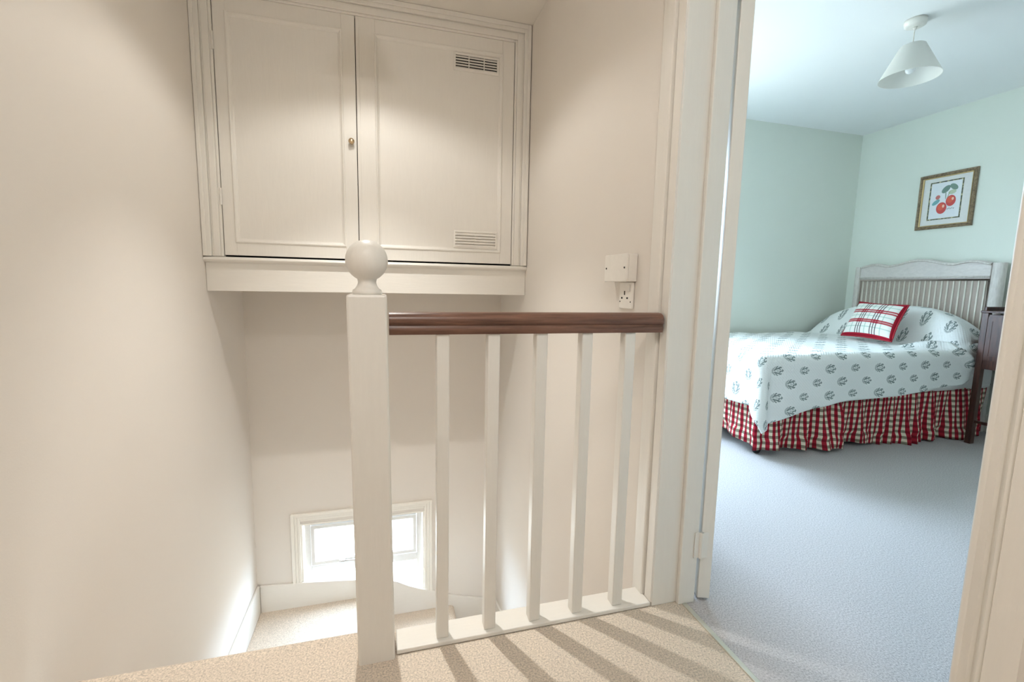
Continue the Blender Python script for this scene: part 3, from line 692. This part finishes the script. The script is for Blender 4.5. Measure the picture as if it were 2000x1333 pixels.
# bedspread
def sstep(a, b, x):
    t = max(0.0, min(1.0, (x - a) / (b - a))); return t * t * (3 - 2 * t)
def lerp_tab(tab, x):
    if x <= tab[0][0]: return tab[0][1]
    for (a, va), (b, vb) in zip(tab, tab[1:]):
        if x <= b: return va + (vb - va) * (x - a) / (b - a)
    return tab[-1][1]
RB = 0.05
def drape(b):                                  # overhang length -> (outward, drop)
    if b <= 0: return (b, 0.0)
    if b < RB * PI / 2: return (RB * math.sin(b / RB), RB * (1 - math.cos(b / RB)))
    e = b - RB * PI / 2; return (RB + 0.05 * e, RB + 0.9985 * e)
def pillow(x, y):
    yy = (y - 2.745) / 0.60
    hy = max(0.0, 1 - abs(yy) ** 3.2) ** 0.6
    hy *= 0.94 + 0.06 * math.cos(yy * 2.2)
    hx = sstep(3.74, 3.96, x) * (1 - 0.55 * sstep(4.05, 4.17, x))
    return 0.275 * hy * hx
def build_spread():
    bm = bmesh.new(); uvl = bm.loops.layers.uv.new('UV')
    xs_top = XE + RB; ys_top = YE + RB; XEND = 4.165; YEND = 3.30
    A = 0.335
    Btab = [(1.7, 0.42), (2.14, 0.43), (2.24, 0.405), (2.36, 0.375), (2.47, 0.350), (2.66, 0.330), (2.95, 0.315), (3.4, 0.290), (3.75, 0.255), (3.88, 0.20), (3.96, 0.13), (4.2, 0.10)]
    S = [xs_top - A + A * k / 34 for k in range(34)] + [xs_top + (XEND - xs_top) * k / 130 for k in range(131)]
    nT = 70; nO = 34; grid = []
    for s in S:
        B = lerp_tab(Btab, s); col = []
        T = [('o', B * (1 - k / nO)) for k in range(nO)] + [('t', ys_top + (YEND - ys_top) * k / nT) for k in range(nT + 1)]
        for kind, val in T:
            a = max(0.0, xs_top - s); b = val if kind == 'o' else 0.0
            t = ys_top - b if kind == 'o' else val
            wob = 0.004 * math.sin(9 * s + 4 * t) + 0.003 * math.sin(21 * s - 13 * t)
            x, y, z = s, t, Z0 + wob
            if a > 0 and b > 0:
                a_, b_ = a / A, b / B; a, b = a * math.sqrt(1 - 0.26 * b_ * b_), b * math.sqrt(1 - 0.26 * a_ * a_)
                rho = math.hypot(a, b); th = math.atan2(a, b); h, dz = drape(rho)
                fold = math.sin(2 * th) ** 2
                fl = 0.24 * rho * fold * sstep(0.05, 0.3, rho); h += fl
                x = xs_top - h * math.sin(th); y = ys_top - h * math.cos(th); z = Z0 - dz * (1 - 0.02 * fold)
                # the corner flap swings a little to the side and dents on either side of the fold
                dent = 0.03 * sstep(0.15, 0.4, rho) * (math.sin(6 * th) ** 2) * (1 - fold); x += dent * 0.6; y += dent
            elif a > 0:
                h, dz = drape(a); x = xs_top - h - 0.010 * math.sin(t * 14) * sstep(0.05, 0.3, a); z = Z0 - dz
            elif b > 0:
                h, dz = drape(b); y = ys_top - h - 0.009 * (math.sin(s * 8.5) + 0.5 * math.sin(s * 17 + 1)) * sstep(0.06, 0.35, b); z = Z0 - dz + wob * 0.5
            if a <= 0:
                pz = pillow(s, min(max(t, ys_top) if b == 0 else ys_top, 3.4)) 
                if b > 0: pz *= math.exp(-b / 0.16)
                z += pz
                if b > 0 and s > 3.7: y += 0.02 * sstep(3.75, 4.0, s) * math.exp(-((b - 0.08) / 0.08) ** 2)
                # diagonal fold running off the pillow to the hem
                fx = 3.60 + 1.08 * (2.24 - t)
                q = (s - fx) / (0.040 if s < fx else 0.030)
                if abs(q) < 4 and t < 2.40:
                    g = math.exp(-q * q) * (1 - sstep(2.20, 2.38, t)) * (1 - 0.35 * sstep(0.0, 0.3, b))
                    if b <= 0: z += 0.060 * g
                    else: z += 0.030 * g * math.exp(-b / 0.08); y -= 0.040 * g
            col.append((bm.verts.new((x, y, z)), (s, t if kind == 't' else ys_top - b)))
        grid.append(col)
    for i in range(len(S) - 1):
        for j in range(len(grid[0]) - 1):
            q = (grid[i][j], grid[i + 1][j], grid[i + 1][j + 1], grid[i][j + 1])
            f = bm.faces.new([v for v, _ in q])
            for lp, (_, uv) in zip(f.loops, q): lp[uvl].uv = uv
    bmesh.ops.recalc_face_normals(bm, faces=bm.faces[:])
    o = obj('bedspread', bm, 'quilt', smooth=True)
    sm = o.modifiers.new('thickness', 'SOLIDIFY'); sm.thickness = 0.006; sm.offset = 1
    return o
tag(build_spread(), 'white quilted bedspread printed with grey-green leaf sprigs over bed and pillows', 'bedspread')

# cushion
def build_cushion(bl_, br_, tr_, tl_, thick):
    bl_, br_, tr_, tl_ = map(Vector, (bl_, br_, tr_, tl_)); nrm = (br_ - bl_).cross(tl_ - bl_).normalized()
    bm = bmesh.new(); uvl = bm.loops.layers.uv.new('UV'); n_ = 22
    sides = []
    for sgn in (1, -1):
        g = []
        for i in range(n_ + 1):
            row = []
            for j in range(n_ + 1):
                u, v = i / n_, j / n_
                # edges pull in between the corners
                pu = u + (0.5 - u) * 0.13 * (1 - (2 * v - 1) ** 2) * 0.0; 
                e = 0.035; uu = u + (0.5 - u) * e * 2 * (4 * v * (1 - v)); vv = v + (0.5 - v) * e * 2 * (4 * u * (1 - u))
                p = bl_ * (1 - uu) * (1 - vv) + br_ * uu * (1 - vv) + tr_ * uu * vv + tl_ * (1 - uu) * vv
                k = (max(0, 16 * u * (1 - u) * v * (1 - v))) ** 0.42
                row.append(bm.verts.new(p + nrm * sgn * thick / 2 * k))
            g.append(row)
        sides.append(g)
        for i in range(n_):
            for j in range(n_):
                f = bm.faces.new((g[i][j], g[i + 1][j], g[i + 1][j + 1], g[i][j + 1]))
                for lp, (a, b) in zip(f.loops, ((i, j), (i + 1, j), (i + 1, j + 1), (i, j + 1))): lp[uvl].uv = (a / n_, b / n_)
    bmesh.ops.remove_doubles(bm, verts=bm.verts[:], dist=1e-5); bmesh.ops.recalc_face_normals(bm, faces=bm.faces[:])
    return bm
cu = thing('cushion', 'small red white and green plaid cushion leaning on the pillows', 'cushion', (3.62, 2.64, 0.65))
CORN = ((3.600, 2.845, 0.652), (3.525, 2.405, 0.652), (3.765, 2.480, 0.912), (3.80, 2.872, 0.924))
obj('cover', build_cushion(*CORN, 0.13), 'plaid', cu, smooth=True)
bm = bmesh.new(); pts = []
cs = [Vector(c) for c in CORN]; mid = sum(cs, Vector()) / 4
for k in range(4):
    a, b = cs[k], cs[(k + 1) % 4]
    for t in range(10):
        u = t / 10; p = a.lerp(b, u); pts.append(p + (mid - p) * 0.07 * 4 * u * (1 - u))
tube(bm, pts + [pts[0]], 0.006, 8); obj('piping', bm, plain('red_piping', (0.38, 0.015, 0.03), 0.8), cu, smooth=True)

# ------------------------------------------------------------------ bedside cabinet
nt = thing('bedside_cabinet', 'dark mahogany bedside cabinet on tall square legs', 'cabinet', (4.03, 1.86, 0.0))
nx0, nx1, ny0, ny1 = 3.795, 4.165, 1.64, 2.057
for x, y in ((nx0, ny1 - 0.034), (nx0, ny0), (nx1 - 0.034, ny1 - 0.034), (nx1 - 0.034, ny0)):
    bm = bmesh.new(); vs = box(bm, x, x + 0.034, y, y + 0.034, 0.0, 0.885)
    for v in vs:
        if v.co.z < 0.1: v.co.x += 0.004 if v.co.x > x + 0.01 else 0.0
    obj('leg', bm, 'mahog', nt, bevel=0.002)
bm = bmesh.new(); box(bm, nx0 + 0.006, nx1 - 0.004, ny0 + 0.006, ny1 - 0.006, 0.515, 0.875); bd = obj('body', bm, 'mahog', nt, bevel=0.002)
bm = bmesh.new(); box(bm, nx0 + 0.001, nx0 + 0.006, ny0 + 0.036, ny1 - 0.036, 0.575, 0.862); d = obj('door', bm, 'mahog', nt, bevel=0.001)
bm = bmesh.new(); box(bm, nx0 - 0.001, nx0 + 0.001, ny0 + 0.036, ny0 + 0.066, 0.575, 0.862); box(bm, nx0 - 0.001, nx0 + 0.001, ny1 - 0.060, ny1 - 0.036, 0.575, 0.862); box(bm, nx0 - 0.001, nx0 + 0.001, ny0 + 0.066, ny1 - 0.060, 0.832, 0.862); box(bm, nx0 - 0.001, nx0 + 0.001, ny0 + 0.066, ny1 - 0.060, 0.575, 0.605)
obj('door_frame', bm, 'mahog', d)
obj('top', bx(nx0 - 0.008, nx1 + 0.004, ny0 - 0.008, ny1 + 0.006, 0.885, 0.899), 'mahog', nt, bevel=0.003)
bm = bmesh.new(); box(bm, nx0 + 0.02, nx1, ny1 - 0.012, ny1 + 0.001, 0.899, 0.924); box(bm, nx0 + 0.02, nx1, ny0 - 0.001, ny0 + 0.012, 0.899, 0.924); box(bm, nx1 - 0.012, nx1, ny0 + 0.012, ny1 - 0.012, 0.899, 0.924); obj('gallery', bm, 'mahog', nt, bevel=0.002)
for x in (nx0 + 0.010, nx1 - 0.024): obj('stretcher', bx(x, x + 0.014, ny0 + 0.03, ny1 - 0.03, 0.145, 0.163), 'mahog', nt)

# socket low on the headboard wall
s2 = thing('double_socket', 'white power socket low on the mint wall behind the cabinet leg', 'socket', (BX, 2.16, 0.31))
obj('faceplate', bx(BX - 0.010, BX - 0.001, 2.145, 2.245, 0.315, 0.405), 'plastic', s2, bevel=0.003)
for y in (2.205, 2.222): obj('pin_hole', bx(BX - 0.0106, BX - 0.0095, y - 0.004, y + 0.004, 0.35, 0.358), 'dark', s2)

# ------------------------------------------------------------------ framed print
pf = thing('framed_print', 'small framed fruit print in a gilt brown frame on the mint wall', 'picture', (BX, 2.64, 1.52))
PY0, PY1, PZ0, PZ1 = 2.450, 2.832, 1.521, 1.950
def wall_ring(y0, y1, z0, z1, x, prof):
    bm = bmesh.new(); ring_moulding(bm, y0, y1, z0, z1, 0.0, prof)
    bm.transform(Matrix(((0, 1, 0, x), (1, 0, 0, 0), (0, 0, 1, 0), (0, 0, 0, 1)))); bmesh.ops.recalc_face_normals(bm, faces=bm.faces[:]); return bm
obj('frame', wall_ring(PY0, PY1, PZ0, PZ1, BX - 0.001, [(0, 0), (0, 0.016), (0.006, 0.021), (0.014, 0.019), (0.020, 0.013), (0.026, 0.013), (0.026, 0.0)]), 'gold', pf)
obj('gilt_slip', wall_ring(PY0 + 0.0245, PY1 - 0.0245, PZ0 + 0.0245, PZ1 - 0.0245, BX - 0.001, [(0, 0), (0, 0.016), (0.005, 0.014), (0.007, 0.008), (0.007, 0.0)]), 'gilt', pf)
obj('mount', bx(BX - 0.008, BX - 0.0015, PY0 + 0.026, PY1 - 0.026, PZ0 + 0.026, PZ1 - 0.026), 'mat_board', pf)
by0, by1, bz0, bz1 = PY0 + 0.083, PY1 - 0.075, PZ0 + 0.070, PZ1 - 0.062
obj('border', wall_ring(by0, by1, bz0, bz1, BX - 0.008, [(0, 0), (0, 0.0008), (0.009, 0.0008), (0.009, 0)]), 'border', pf)
bm = bmesh.new(); uvl = bm.loops.layers.uv.new('UV'); e = 0.012
vs = box(bm, BX - 0.0088, BX - 0.0081, by0 + e, by1 - e, bz0 + e, bz1 - e)
for f in bm.faces:
    for lp in f.loops: lp[uvl].uv = ((by1 - e - lp.vert.co.y) / (by1 - by0 - 2 * e), (lp.vert.co.z - bz0 - e) / (bz1 - bz0 - 2 * e))
obj('print', bm, 'print', pf)
